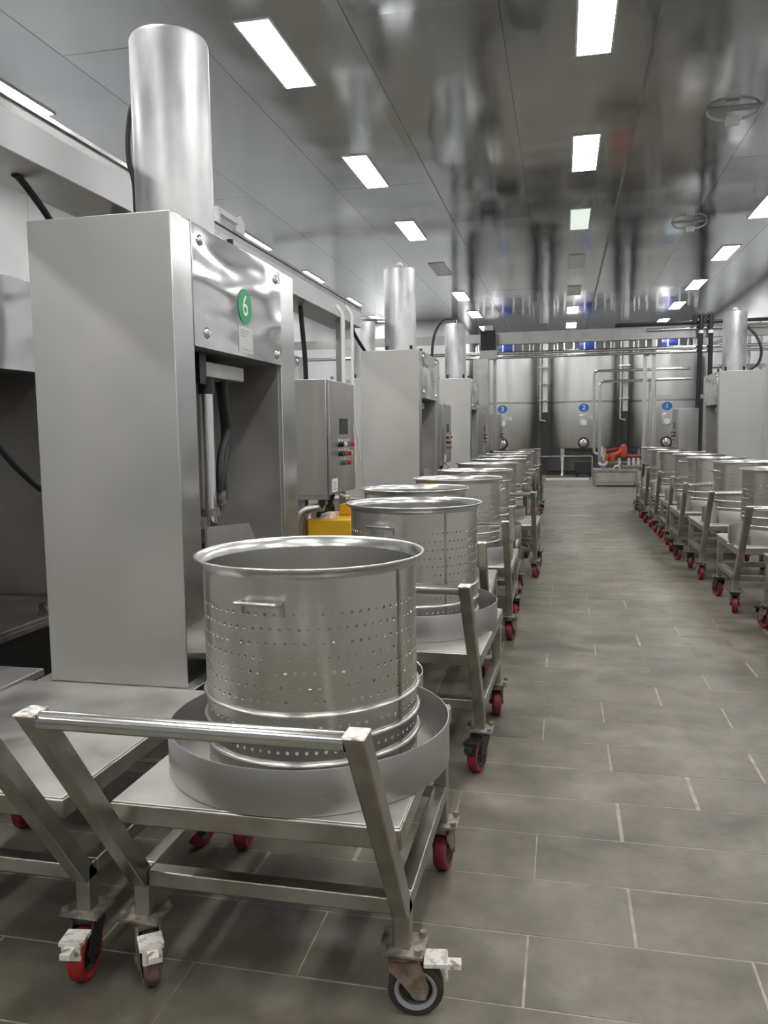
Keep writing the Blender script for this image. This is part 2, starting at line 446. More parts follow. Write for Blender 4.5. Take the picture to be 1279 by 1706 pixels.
for q in (-1, 1):
    _f.prism([(-0.034, 0.155), (0.034, 0.155), (0.050, 0.12), (0.062, 0.080), (0.054, 0.052), (0.030, 0.050), (-0.002, 0.09), (-0.034, 0.125)], 'x', q * 0.028 - 0.003, q * 0.028 + 0.003)
_f.box(-0.031, 0.031, -0.034, 0.034, 0.143, 0.156)
_f.lathe([(0.0, 0.152), (0.040, 0.152), (0.040, 0.168), (0.0, 0.168)], 20)
_f.tube([(-0.036, 0.030, 0.067), (0.036, 0.030, 0.067)], 0.010, 8)
fork_me = {m: None for m in ('grimy_steel', 'rust', 'dark_skin')}
for m in fork_me:
    fork_me[m] = _f.mesh('caster', m)
_p = MB().box(-0.055, 0.055, -0.048, 0.048, 0.168, 0.174)
for a in (-1, 1):
    for b in (-1, 1): _p.cyl(0.009, 0.174, 0.188, 6, (a * 0.043, b * 0.036, 0))
plate_me = _p.mesh('top_plate', 'grimy_steel')
_b = MB().box(-0.030, 0.030, 0.050, 0.108, 0.132, 0.142).box(-0.013, 0.013, 0.100, 0.140, 0.118, 0.132).prism([(0.098, 0.142), (0.106, 0.142), (0.108, 0.095), (0.101, 0.095)], 'x', -0.024, 0.024)
brake_me = {m: _b.mesh('brake_pedal', m) for m in ('white_worn', 'grimy_steel', 'dark_skin')}
def caster(parent, x, y, rot, wm, fm='grimy_steel', brake=None):
    # wheel is trailed: shift so that the wheel's contact sits 30 mm behind the pivot
    c = bpy.data.objects.new('caster', fork_me[fm]); COL.objects.link(c); c.parent = parent
    c.location = (x, y, 0); c.rotation_euler = (0, 0, rot)
    wo = bpy.data.objects.new('wheel', wheel_mesh(wm)); COL.objects.link(wo); wo.parent = c; wo.location = (0, 0.030, 0.067)
    p = bpy.data.objects.new('top_plate', plate_me); COL.objects.link(p); p.parent = c; p.rotation_euler = (0, 0, -rot)
    if brake:
        b = bpy.data.objects.new('brake_pedal', brake_me[brake]); COL.objects.link(b); b.parent = c
    return c

# trolley parts in local space: origin on the floor at the middle of the deck, handle towards -y
HF = -0.42   # front edge of the deck
HB = 0.42
HY, HZ = -0.715, 0.847
T = 0.042
cart_parts = []
cart_parts.append(('deck', MB().box(-CW + .004, CW - .004, HF + .004, HB - .004, DK - 0.012, DK).mesh('deck', 'deck_steel'), 0.002))
fr = MB()
fr.box(-CW, CW, HF, HF + T, DK - 0.055, DK - 0.004).box(-CW, CW, HB - T, HB, DK - 0.055, DK - 0.004)
fr.box(-CW, -CW + T, HF + T, HB - T, DK - 0.055, DK - 0.004).box(CW - T, CW, HF + T, HB - T, DK - 0.055, DK - 0.004)
fr.box(-0.02, 0.02, HF + T, HB - T, DK - 0.05, DK - 0.014)
cart_parts.append(('deck_frame', fr.mesh('deck_frame', 'cart_steel'), 0.004))
PY0 = -0.31   # y of the front feet
for nm, args in (('lower_rail', (-CW + T, CW - T, PY0 - T / 2, PY0 + T / 2, 0.255, 0.297)), ('lower_rail', (-CW + T, CW - T, HB - 0.10 - T / 2, HB - 0.10 + T / 2, 0.255, 0.297))):
    cart_parts.append((nm, MB().box(*args).mesh(nm, 'cart_steel'), 0.004))
for s in (-1, 1):
    cart_parts.append(('side_rail', MB().box(s * CW, s * (CW - T), PY0 + T / 2, HB - 0.10 - T / 2, 0.255, 0.297).mesh('side_rail', 'cart_steel'), 0.004))
    xc = s * (CW - T / 2)
    pb = MB().prism([(PY0 - 0.029, 0.255), (PY0 + 0.029, 0.255), (HY + 0.029, HZ), (HY - 0.029, HZ)], 'x', xc - T / 2, xc + T / 2)
    pb.box(xc - T / 2, xc + T / 2, PY0 - T / 2, PY0 + T / 2, 0.172, 0.297)
    cart_parts.append(('post', pb.mesh('post', 'cart_steel'), 0.004))
    cart_parts.append(('post_cap', MB().box(xc - T / 2 - .001, xc + T / 2 + .001, HY - 0.030, HY + 0.030, HZ - 0.001, HZ + 0.004).mesh('post_cap', 'white_worn'), 0.004))
    cart_parts.append(('rear_leg', MB().box(xc - T / 2, xc + T / 2, HB - 0.10 - T / 2, HB - 0.10 + T / 2, 0.172, DK - 0.055).mesh('rear_leg', 'cart_steel'), 0.004))
cart_parts.append(('handle_bar', MB().tube([(-CW + T, HY, HZ - 0.014), (CW - T, HY, HZ - 0.014)], 0.019, 20).mesh('handle_bar', 'bar_steel'), 0))

def trolley(x, y, rz, label, group, cs):
    """cs: four (rotation, wheel material, fork, brake) for front-left, front-right, rear-left, rear-right"""
    root = empty('trolley', (x, y, 0), rz)
    for nm, me, bv in cart_parts:
        o = bpy.data.objects.new(nm, me); COL.objects.link(o); o.parent = root
        if bv:
            m = o.modifiers.new('bevel', 'BEVEL'); m.width = bv; m.segments = 2; m.limit_method = 'ANGLE'; m.angle_limit = math.radians(50)
    pos = [(-CW + T / 2, PY0), (CW - T / 2, PY0), (-CW + T / 2, HB - 0.10), (CW - T / 2, HB - 0.10)]
    for (px, py), c in zip(pos, cs): caster(root, px, py, *c)
    tag(root, label, 'trolley', group)
    return root

# ------------------------------------------------------------------ perforated basket
def basket_meshes():
    R, n = 0.288, 76
    hb = 0.555
    m = MB()
    da = 2 * PI / n
    def P(a, z, r=R): return (r * math.cos(a), r * math.sin(a), z)
    def plain_band(z0, z1): m.lathe([(R, z0), (R, z1)], n)
    def row(zc, hh, shift, hr=0.0046):
        z0, z1 = zc - hh, zc + hh
        for k in range(n):
            ac = (k + shift) * da
            h = da / 2
            outer = [(ac - h, z0), (ac, z0), (ac + h, z0), (ac + h, zc), (ac + h, z1), (ac, z1), (ac - h, z1), (ac - h, zc)]
            vs = [P(a, z) for a, z in outer]
            angs = [-0.75, -0.5, -0.25, 0, 0.25, 0.5, 0.75, 1.0]
            ho = [(ac + hr / R * math.cos(t * PI), zc + hr * math.sin(t * PI)) for t in angs]
            vs += [P(a, z) for a, z in ho] + [P(a, z, R - 0.0015) for a, z in ho]
            fs = []
            for i in range(8):
                j = (i + 1) % 8
                fs.append((i, j, 8 + j, 8 + i)); fs.append((8 + i, 8 + j, 16 + j, 16 + i))
            m.add(vs, fs)
    zs = [0.03, 0.095, 0.157, 0.222, 0.258, 0.294, 0.330, 0.366, 0.402, 0.438]
    hh = 0.016; last = 0.0
    for i, z in enumerate(zs):
        if z - hh > last + 1e-4: plain_band(last, z - hh)
        row(z, hh, 0.5 * (i % 2)); last = z + hh
    plain_band(last, hb - 0.030)
    body = m.mesh('basket_body', 'basket_steel', 60)
    rim = MB().lathe([(R, hb - 0.032), (R + 0.004, hb - 0.020), (R + 0.014, hb - 0.006), (R + 0.021, hb - 0.001), (R + 0.024, hb - 0.003), (R + 0.024, hb - 0.008), (R + 0.018, hb - 0.011), (R + 0.008, hb - 0.016), (R + 0.002, hb - 0.026)], 72).mesh('rim', 'rim_steel', 80)
    rings = []
    for z in (0.066, 0.124, 0.190):
        rings.append(MB().lathe([(R + 0.004 + 0.0055 * math.cos(a), z + 0.0055 * math.sin(a)) for a in [k * 2 * PI / 8 for k in range(9)]], 64).mesh('hoop', 'basket_steel', 80))
    floorm = MB().lathe([(0, 0.006), (R, 0.006), (R, 0.0), (0, 0.0)], 48).mesh('bottom', 'tray_steel')
    hand = MB().tube(bend([(R - 0.002, -0.055, 0.462), (R + 0.036, -0.055, 0.470), (R + 0.036, 0.055, 0.470), (R - 0.002, 0.055, 0.462)], 0.012, 4), 0.0062, 8)
    hand.box(R - 0.004, R + 0.004, -0.061, -0.049, 0.436, 0.470).box(R - 0.004, R + 0.004, 0.049, 0.061, 0.436, 0.470)
    hm = hand.mesh('handle', 'rim_steel')
    sm = MB().box(R - 0.001, R + 0.0035, -0.004, 0.004, 0.0, hb - 0.03).mesh('weld_seam', 'cart_steel')
    return body, rim, rings, floorm, hm, sm
BB, BR, BRG, BF, BH, BS = basket_meshes()
def basket(x, y, z, rz, label, group, seam=1.5):
    root = empty('perforated_basket', (x, y, z), rz)
    def ad(n, me, r=0.0):
        o = bpy.data.objects.new(n, me); COL.objects.link(o); o.parent = root; o.rotation_euler = (0, 0, r); return o
    ad('body', BB); ad('rim', BR); ad('bottom', BF)
    for g in BRG: ad('hoop', g)
    ad('handle', BH); ad('handle', BH, PI); ad('weld_seam', BS, seam)
    tag(root, label, 'basket', group); return root

# ------------------------------------------------------------------ drip tray with a weir pocket
def tray_meshes():
    R, h = 0.381, 0.112
    t = MB().lathe([(0, 0.0), (R, 0.0), (R, h - 0.002), (R - 0.001, h), (R - 0.003, h), (R - 0.004, h - 0.002), (R - 0.004, 0.004), (0, 0.004)], 80).mesh('pan', 'tray_steel', 40)
    # pocket: half round guard with an obliquely cut top, outside the pan wall
    p = MB(); r = 0.072; n = 20
    vs = []; fs = []
    for k in range(n + 1):
        a = -PI * 0.62 + 2 * PI * 0.62 * k / n
        xx, yy = R + 0.028 + r * math.cos(a), r * math.sin(a)
        top = h + 0.01 + 0.06 * (0.5 + 0.5 * math.sin(a * 0.8))
        for rr in (0.0, -0.003):
            xr, yr = R + 0.028 + (r + rr) * math.cos(a), (r + rr) * math.sin(a)
            vs += [(xr, yr, 0.0), (xr, yr, top)]
    for k in range(n):
        i = k * 4; j = i + 4
        fs += [(i, j, j + 1, i + 1), (i + 2, i + 3, j + 3, j + 2), (i + 1, j + 1, j + 3, i + 3)]
    p.add(vs, fs); p.prism([(R - 0.02 + 0.0, -0.06), (R + 0.09, -0.06), (R + 0.125, 0), (R + 0.09, 0.06), (R - 0.02, 0.06)], 'z', 0.0, 0.004)
    pm = p.mesh('overflow_pocket', 'tray_steel', 50)
    return t, pm
TP, TPK = tray_meshes()
def tray(x, y, z, rz, label, group):
    root = empty('drip_tray', (x, y, z), rz)
    for n, me in (('pan', TP), ('overflow_pocket', TPK)):
        o = bpy.data.objects.new(n, me); COL.objects.link(o); o.parent = root
    tag(root, label, 'tray', group); return root

E_ = 'grimy_steel'
def std_casters(i, flip=False):
    rr = random.Random(i * 13 + 5)
    ws = ['crimson_wheel', 'crimson_wheel', 'crimson_wheel', 'red_wheel']
    return [(rr.uniform(-0.4, 0.4), rr.choice(ws), rr.choice([E_, 'dark_skin']), rr.choice([None, 'dark_skin', 'grimy_steel', 'white_worn'])) for _ in range(4)]
# left row: (basket x, y, deck-centre y, trolley x, yaw)
left = [(-0.672, 2.085, 2.10, -0.705, 0.0, 0.0), (-0.665, 3.62, 3.56, -0.655, -0.03, 1.1), (-0.83, 4.56, 4.665, -0.745, 0.03, 2.0),
        (-0.71, 5.56, 5.63, -0.675, 0.0, 0.4), (-0.71, 6.70, 6.62, -0.70, 0.0, 2.6), (-0.74, 8.12, 8.00, -0.58, -0.02, 0.9),
        (-0.71, 9.25, 9.22, -0.72, 0.0, 1.7), (-0.74, 10.35, 10.30, -0.72, 0.0, 0.2), (-0.74, 11.45, 11.5, -0.71, 0.0, 2.2),
        (-0.73, 12.55, 12.55, -0.70, 0.01, 1.2), (-0.66, 14.0, 13.95, -0.68, 0.0, 0.6)]
# empty trolley at the left edge
cs0 = [(0.3, 'crimson_wheel', E_, None), (PI + 0.15, 'red_wheel', 'dark_skin', 'white_worn'), (0.2, 'crimson_wheel', E_, None), (-0.2, 'crimson_wheel', E_, None)]
trolley(-1.545, 2.09, 0.0, 'empty steel trolley cut off at the left edge, red brake wheel in front', 'steel trolleys', cs0)
PK_L = 1.12
for i, (bx, by, cy, cx, rz, brz) in enumerate(left):
    if i == 0:
        cs = [(PI + 0.62, 'brown_wheel', 'rust', 'white_worn'), (-1.42, 'black_wheel', 'rust', 'white_worn'), (0.1, 'crimson_wheel', E_, None), (-0.1, 'crimson_wheel', E_, 'dark_skin')]
    elif i == 1:
        cs = [(0.4, 'crimson_wheel', E_, None), (PI - 0.25, 'crimson_wheel', 'dark_skin', 'dark_skin'), (0.1, 'crimson_wheel', E_, None), (0.15, 'crimson_wheel', E_, 'dark_skin')]
    else: cs = std_casters(i)
    trolley(cx, cy, rz, 'steel trolley under the %s perforated basket of the left row' % ORD[i], 'steel trolleys', cs)
    tray(bx, by - (0.03 if i == 0 else 0.0), DK + 0.001, PK_L + (0.1 if i % 2 else 0.0), 'round steel drip tray under the %s basket of the left row' % ORD[i], 'round drip trays')
    brot = {0: -1.70, 1: -1.90}.get(i, brz)
    basket(bx, by, DK + 0.008, brot, 'perforated steel basket, %s from the camera in the left row' % ORD[i], 'perforated baskets', seam={0: 1.32, 1: 1.0}.get(i, 1.5))
right = [(1.80, 5.66, 5.98, 1.74, 0.0, 0.4), (1.66, 6.70, 6.72, 1.62, 0.0, 1.4), (1.70, 8.18, 8.12, 1.60, 0.01, 0.3), (1.63, 9.32, 9.28, 1.56, 0.0, 2.3),
         (1.645, 10.52, 10.42, 1.58, 0.0, 0.8), (1.60, 11.72, 11.62, 1.57, 0.0, 1.9), (1.585, 12.95, 12.80, 1.55, 0.0, 0.1), (1.62, 14.4, 14.1, 1.60, 0.0, 1.0)]
for i, (bx, by, cy, cx, rz, brz) in enumerate(right):
    if i == 0: cy = 5.62
    trolley(cx, cy, rz, ('steel trolley cut off at the right edge, nearest of the right row' if i == 0 else 'steel trolley under the %s perforated basket of the right row' % ORD[i - 1]), 'steel trolleys', std_casters(40 + i))
    tray(bx, by, DK + 0.001, PI + 0.55, ('round steel drip tray at the right edge on the nearest right trolley' if i == 0 else 'round steel drip tray under the %s basket of the right row' % ORD[i - 1]), 'round drip trays')
    if i > 0:
        basket(bx, by, DK + 0.008, brz, 'perforated steel basket, %s from the camera in the right row' % ORD[i - 1], 'perforated baskets')

# ------------------------------------------------------------------ hydraulic presses
def press(X, Y0, side, label, number=None, detail=2, bed=True):
    root = empty('hydraulic_press', (X, Y0, 0))
    s = -side                      # depth direction
    def D(d): return s * d
    pf = '+x' if side > 0 else '-x'
    W = 1.41; ZB, ZH, ZT = 0.40, 1.757, 2.24
    MB().box(D(0.02), D(0.66), -0.28, W + 0.08, 0.0, ZB - 0.012).build('base', 'dull_steel', root)
    MB().box(D(-0.03), D(0.68), -0.34, W + 0.10, ZB - 0.012, ZB).build('base_plate', 'bed_steel', root, bevel=0.003)
    MB().box(D(0), D(0.61), 0.0, 0.17, ZB, ZT, 0, {pf: 1}).build('column', ['satin_steel', 'bright_steel'], root, bevel=0.004)
    MB().box(D(0), D(0.61), 1.19, W, ZB, ZT, 0, {pf: 1}).build('column', ['satin_steel', 'bright_steel'], root, bevel=0.004)
    MB().box(D(0.012), D(0.60), 0.17, 1.19, ZH, ZT - 0.01).build('crosshead', 'dull_steel', root)
    hp = MB().box(D(-0.004), D(0.011), 0.168, 1.192, ZH - 0.003, ZT).build('cover_panel', 'polished_steel', root, bevel=0.002)
    if detail:
        bm_ = MB().lathe([(0.0, 0.014), (0.012, 0.013), (0.022, 0.004), (0.024, 0.0)], 14, axis='x').mesh('bolt', 'chrome')
        for y, z in ((0.24, ZT - 0.06), (1.12, ZT - 0.06), (0.28, ZH + 0.06), (1.12, ZH + 0.05)):
            b = bpy.data.objects.new('bolt', bm_); COL.objects.link(b); b.parent = hp
            b.location = (D(-0.004), y, z); b.scale = (side, 1, 1)
    MB().box(D(0.54), D(0.60), 0.17, 1.19, ZB, ZH).build('back_plate', 'lining_steel', root)
    MB().box(D(0.02), D(0.54), 0.170, 0.176, ZB, ZH).build('liner', 'lining_steel', root)
    MB().box(D(0.02), D(0.54), 1.184, 1.19, ZB, ZH).build('liner', 'lining_steel', root)
    cy = MB().lathe([(0.0, 0.0), (0.176, 0.0), (0.176, 0.925), (0.168, 0.94), (0.0, 0.94)], 48).build('cylinder', 'cylinder_steel', root, (D(0.325), 0.70, ZT))
    MB().tube(spline([(0.02, 0, 0.93), (0.02, 0, 0.985), (-0.005, 0, 1.0), (-0.03, 0, 0.985)], 4), 0.016, 8).build('eye', 'white_worn', cy)
    for dx, dy in ((0.16, -0.22), (-0.10, -0.24), (0.2, 0.16)):
        MB().cyl(0.016, 0.0, 0.09, 10, (dx * side, dy, 0)).build('fitting', 'black_plastic', cy)
    if bed:
        MB().box(D(-0.33), D(0.53), 0.20, 1.16, 0.46, 0.49).box(D(-0.33), D(-0.31), 0.20, 1.16, 0.49, 0.51).build('bed', 'bed_steel', root, bevel=0.003)
        MB().box(D(-0.30), D(0.50), 0.25, 1.10, 0.10, 0.46).build('bed_support', 'dark_skin', root)
    # moving bar, guide rod, hoses
    MB().box(D(0.10), D(0.50), 0.47, 0.92, 1.655, 1.725).build('ram_bar', 'cabinet_steel', root, bevel=0.004)
    MB().box(D(0.09), D(0.50), 0.40, 0.468, 1.62, 1.757).build('ram_bracket', 'black_plastic', root)
    MB().tube([(D(0.11), 0.50, 0.50), (D(0.11), 0.50, 1.62)], 0.030, 18).build('guide_rod', 'chrome', root)
    MB().tube([(D(0.11), 0.50, 1.58), (D(0.11), 0.50, 1.655)], 0.036, 12).build('rod_collar', 'black_plastic', root)
    MB().tube([(D(0.11), 0.50, 1.035), (D(0.11), 0.50, 1.07)], 0.042, 16).build('rod_foot', 'grimy_steel', root)
    if detail > 1:
        pan = MB().prism([(0.20, 0.84), (0.78, 0.84), (0.66, 0.985), (0.20, 1.02)], 'x', D(-0.01), D(0.0))
        pan.prism([(0.20, 0.84), (0.78, 0.84), (0.66, 0.985), (0.20, 1.02)], 'x', D(0.30), D(0.31))
        pan.box(D(-0.01), D(0.31), 0.20, 0.78, 0.83, 0.84).build('chute', 'lining_steel', root)
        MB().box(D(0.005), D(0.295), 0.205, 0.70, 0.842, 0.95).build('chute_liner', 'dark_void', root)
        MB().tube(spline([(D(0.16), 0.81, 1.655), (D(0.16), 0.82, 1.52), (D(0.17), 0.86, 1.42), (D(0.17), 0.78, 1.32), (D(0.16), 0.73, 1.22), (D(0.16), 0.72, 1.13)], 6), 0.018, 10).build('hose', 'black_rubber', root)
        MB().tube(spline([(D(0.20), 0.86, 1.655), (D(0.21), 0.93, 1.46), (D(0.21), 0.92, 1.34), (D(0.20), 0.84, 1.20), (D(0.20), 0.84, 1.08)], 6), 0.026, 10).build('hose', 'black_rubber', root)
        MB().cyl(0.026, 1.06, 1.13, 12, (D(0.17), 0.755, 0)).cyl(0.012, 1.03, 1.06, 10, (D(0.17), 0.755, 0)).build('hose_coupling', 'grimy_steel', root)
        for z in (1.26, 1.13): MB().cyl(0.010, 0, 0.012, 10, (D(0.53), 1.02, z), 'x').build('bolt_hole', 'dark_void', root)
    if number:
        lab = MB().cyl(0.080, -0.001, 0.001, 40, (D(-0.0055), 0.70, 1.985), 'x').build('number_sticker', 'green_label', hp)
        lab['label'] = 'green round sticker with a white number'
        MB().box(D(-0.0045), D(-0.0060), 0.615, 0.785, 1.775, 1.892).build('rating_label', 'grey_label', hp)
        text_obj('number', number, 0.135, 'white_label', hp, (D(-0.0068), 0.70, 1.985), (PI / 2, 0, PI / 2 * side), 0.0006)
        for k in range(3):
            MB().box(D(-0.0060), D(-0.0066), 0.640, 0.745 - 0.02 * k, 1.872 - 0.012 * k, 1.874 - 0.012 * k).build('print_line', 'ink', hp)
        MB().box(D(-0.0060), D(-0.0066), 0.640, 0.770, 1.788, 1.790).build('print_line', 'ink', hp)
    tag(root, label, 'press', 'hydraulic presses')
    return root
press(-1.44, 2.86, 1, 'tall steel hydraulic press with green number 6 sticker, nearest on the left', '6', 2)
press(-1.44, 8.20, 1, 'steel hydraulic press in the middle of the front left row', None, 2)
press(-1.44, 12.92, 1, 'steel hydraulic press at the far end of the front left row', None, 1)
press(2.28, 12.92, -1, 'steel hydraulic press at the right edge behind the right baskets', None, 1, False)
press(-2.83, 2.86, 1, 'steel hydraulic press at the left edge, mostly hidden behind the numbered press', None, 1)
press(-2.83, 7.35, 1, 'polished hydraulic press in the rear left row behind the control cabinet', None, 1)
press(-2.83, 12.20, 1, 'hydraulic press in the far rear left row, cylinder showing above', None, 1)
# sheet shelf between the two left presses
o = MB().box(-2.80, -2.125, 2.30, 2.92, 0.40, 0.43).box(-2.75, -2.70, 2.35, 2.40, 0, 0.40).box(-2.75, -2.70, 2.80, 2.85, 0, 0.40).box(-2.20, -2.16, 2.35, 2.40, 0, 0.40).build('side_shelf', 'deck_steel', bevel=0.003)
tag(o, 'low steel sheet shelf beside the base of the numbered press', 'shelf')
# the hanging hose and sensor of the press at the left edge
h = empty('hanging_hose', (-2.72, 3.95, 1.15))
MB().tube(spline([(-0.12, -0.48, 0.5), (-0.06, -0.40, 0.22), (0.0, -0.25, 0.03), (0.0, -0.08, -0.06), (0.0, 0.0, -0.06)], 6), 0.016, 10).build('hose', 'black_rubber', h)
MB().box(-0.03, 0.03, -0.01, 0.05, -0.10, -0.01).build('junction_box', 'black_plastic', h, bevel=0.006)
MB().cyl(0.030, -0.036, -0.028, 20, (0.0, 0.01, -0.055), 'y').build('cap', 'yellow_button', h)
tag(h, 'black hose with a round sensor at the left edge', 'hose')

# cylinder hoses
def hose(name, pts, r, label, m='black_rubber', group=None, cat='hose'):
    o = MB().tube(spline(pts, 7), r, 10).build(name, m); tag(o, label, cat, group); return o
hose('oil_hose', [(-1.955, 3.56, 2.93), (-1.975, 3.56, 2.88), (-1.99, 3.56, 2.78), (-1.988, 3.56, 2.67), (-1.965, 3.56, 2.56), (-1.965, 3.56, 2.25)], 0.013, 'black oil hose curving down the left side of the nearest cylinder')
hose('oil_hose', [(-1.76, 13.62, 3.20), (-1.80, 13.62, 3.27), (-1.98, 13.62, 3.25), (-2.12, 13.60, 3.0), (-2.16, 13.6, 2.6), (-2.14, 13.58, 2.25)], 0.022, 'dark hose arching from the top of the farthest left cylinder')
hose('oil_hose', [(2.78, 13.6, 2.95), (2.90, 13.55, 2.80), (2.97, 13.5, 2.58), (2.93, 13.5, 2.38), (2.78, 13.5, 2.26)], 0.02, 'black hose bulging right of the cylinder at the right edge')
hose('oil_hose', [(-1.95, 13.0, 2.25), (-2.1, 12.8, 2.28), (-2.25, 12.4, 2.45)], 0.02, 'short dark hose at the foot of the farthest left cylinder')

# ------------------------------------------------------------------ control cabinets
def cabinet(X, Y0, side, label, full=True, depth=0.27):
    root = empty('control_cabinet', (X, Y0, 0))
    s = -side
    def D(d): return s * d
    MB().box(D(0.018), D(depth), 0, 0.64, 1.0, 1.74).build('body', 'cabinet_steel', root, bevel=0.004)
    dr = MB().box(D(0), D(0.017), 0.008, 0.632, 1.008, 1.735).build('door', 'cabinet_steel', root, bevel=0.003)
    MB().box(D(-0.004), D(0), 0.24, 0.44, 1.39, 1.495).build('screen', 'black_plastic', dr, bevel=0.002)
    cols = [['black_plastic', 'white_plastic', 'green_button', 'red_button'], ['black_plastic', 'green_button', 'red_button', 'yellow_button'], ['green_button', 'red_button']]
    for r, row in enumerate(cols):
        for c, m in enumerate(row):
            y = 0.22 + c * 0.075 + (0.06 if r == 2 else 0); z = 1.325 - r * 0.062
            MB().cyl(0.016, 0.0, 0.032 if m != 'red_button' else 0.045, 12, (0, y, z), 'x').build('button', m, dr).scale = (side, 1, 1)
            if full: MB().box(D(-0.002), D(0), y - 0.012, y + 0.012, z + 0.020, z + 0.034).build('legend_plate', 'white_label', dr)
    MB().box(D(-0.012), D(0), 0.575, 0.59, 1.35, 1.45).build('lock_handle', 'chrome', dr, bevel=0.003)
    lb = MB().box(D(-0.002), D(0), 0.03, 0.16, 1.02, 1.105).build('paper_label', 'white_label', dr)
    for k in range(4): MB().box(D(-0.0026), D(-0.002), 0.05, 0.14 - 0.012 * (k % 2), 1.035 + k * 0.015, 1.039 + k * 0.015).build('print_line', 'ink', dr)
    for y in (0.12, 0.52): MB().cyl(0.012, 0.0, 0.02, 8, (D(0.01), y, 1.742)).build('hinge', 'chrome', root)
    MB().box(D(depth - 0.08), D(depth - 0.02), 0.05, 0.11, 0.0, 1.0).box(D(depth - 0.08), D(depth - 0.02), 0.53, 0.59, 0.0, 1.0).build('stand', 'dull_steel', root)
    MB().box(D(0.02), D(depth), 0.0, 0.05, 0.975, 1.0).build('bracket', 'dull_steel', root)
    if full:
        for k in range(8):
            y = 0.03 + k * 0.05
            MB().tube(spline([(D(0.05 + 0.02 * (k % 4)), y, 1.0), (D(0.06 + 0.02 * (k % 4)), y - 0.015, 0.95), (D(0.09), y + 0.03 - 0.01 * k, 0.90), (D(0.11), y + 0.04, 0.86)], 5), 0.015, 8).build('cable', 'black_rubber', root)
        MB().tube(spline([(D(0.03), 0.30, 0.99), (D(0.02), 0.42, 0.965), (D(0.03), 0.58, 0.92), (D(0.03), 0.60, 0.6)], 6), 0.009, 8).build('white_cable', 'white_plastic', root)
    tag(root, label, 'control cabinet', 'control cabinets')
    return root
c1 = cabinet(-1.44, 4.92, 1, 'steel control cabinet with black screen and push buttons beside the numbered press')
MB().tube(spline([(-0.02, 0.645, 1.60), (-0.012, 0.66, 1.50), (0.0, 0.72, 1.36), (0.0, 0.78, 1.20)], 6), 0.007, 8).build('hanging_cord', 'white_plastic', c1)
cabinet(-1.44, 9.98, 1, 'steel control cabinet between the second and third left presses')
cabinet(-1.42, 14.75, 1, 'steel control cabinet just behind the farthest left press', False)
cabinet(-1.30, 17.3, 1, 'steel control cabinet standing nearest the left tank', False, 0.5)
cabinet(1.93, 14.75, -1, 'steel control cabinet beside the press at the right edge', False, 0.35)

# yellow hydraulic unit under the first cabinet
u = empty('hydraulic_unit', (-1.45, 5.20, 0))
MB().box(-0.17, 0.13, -0.22, 0.30, 0.30, 0.845).build('tank', 'yellow_paint', u, bevel=0.012)
MB().box(-0.02, 0.08, 0.02, 0.14, 0.845, 0.92).build('valve_block', 'yellow_paint', u, bevel=0.006)
MB().cyl(0.06, 0.30, 0.42, 20, (0.05, 0.0, 0.74), 'y').build('motor', 'black_plastic', u)
MB().cyl(0.055, 0.13, 0.16, 20, (0.0, 0.20, 0.80), 'x').build('filler_cap', 'black_plastic', u)
MB().tube(spline([(-0.20, -0.30, 0.60), (-0.20, -0.30, 0.82), (-0.17, -0.29, 0.90), (-0.10, -0.26, 0.92), (-0.06, -0.22, 0.92)], 6), 0.026, 12).build('elbow_pipe', 'tray_steel', u)
MB().box(-0.15, -0.02, -0.20, -0.06, 0.845, 0.88).build('cover', 'white_worn', u)
MB().box(-0.14, 0.10, -0.18, 0.34, 0.0, 0.30).build('foot', 'dark_skin', u)
tag(u, 'yellow hydraulic unit under the nearest control cabinet', 'hydraulic unit')
o = MB().box(-1.47, -1.40, 6.15, 6.28, 0.72, 0.98).box(-1.46, -1.41, 6.18, 6.25, 0, 0.72).build('valve_box', 'dark_red', bevel=0.008); tag(o, 'narrow dark red box beside the nearest control cabinet', 'box')

# ------------------------------------------------------------------ cable tray over the left presses
ct = empty('cable_tray', (-2.32, 0, 2.62))
MB().box(0.0, 0.012, -3.0, 9.30, 0.0, 0.165).build('side_plate', 'wall_panel', ct)
MB().box(-0.34, 0.0, -3.0, 9.30, 0.0, 0.012).build('bottom_plate', 'dull_steel', ct)
MB().box(-0.34, -0.328, -3.0, 9.30, 0.012, 0.165).build('side_plate', 'dull_steel', ct)
MB().box(-0.05, 0.020, -3.0, 9.30, 0.215, 0.235).box(-0.05, -0.035, -3.0, 9.3, 0.165, 0.215).build('top_rail', 'bright_steel', ct)
MB().box(-0.034, 0.004, -3.0, 9.30, 0.165, 0.214).build('dark_channel', 'dull_steel', ct)
MB().box(-0.34, 0.012, 9.30, 9.31, 0.0, 0.235).build('end_plate', 'bright_steel', ct)
for y in (4.15, 8.66): MB().box(-0.12, -0.06, y, y + 0.06, -2.62, 0.0).build('support_post', 'dull_steel', ct)
tag(ct, 'long pale steel cable tray running above the left presses', 'cable tray')
br = empty('angle_bracket', (-2.33, 5.30, 2.856))
MB().box(-0.02, 0.02, 0.0, 0.36, 0.06, 0.10).box(-0.02, 0.02, 0.0, 0.04, 0.0, 0.06).build('arm', 'wall_panel', br)
MB().prism([(0.34, 0.0), (0.50, 0.0), (0.50, 0.10), (0.44, 0.14), (0.34, 0.10)], 'x', -0.006, 0.008).build('plate', 'wall_panel', br)
tag(br, 'small pale bracket on the cable tray behind the nearest press', 'bracket')
hose('drop_cable', [(-2.50, 3.42, 2.62), (-2.50, 3.46, 2.61), (-2.50, 3.55, 2.56), (-2.50, 3.67, 2.48), (-2.50, 3.80, 2.36), (-2.50, 3.86, 2.1)], 0.017, 'black cable dropping from the tray at the far left', cat='cable')
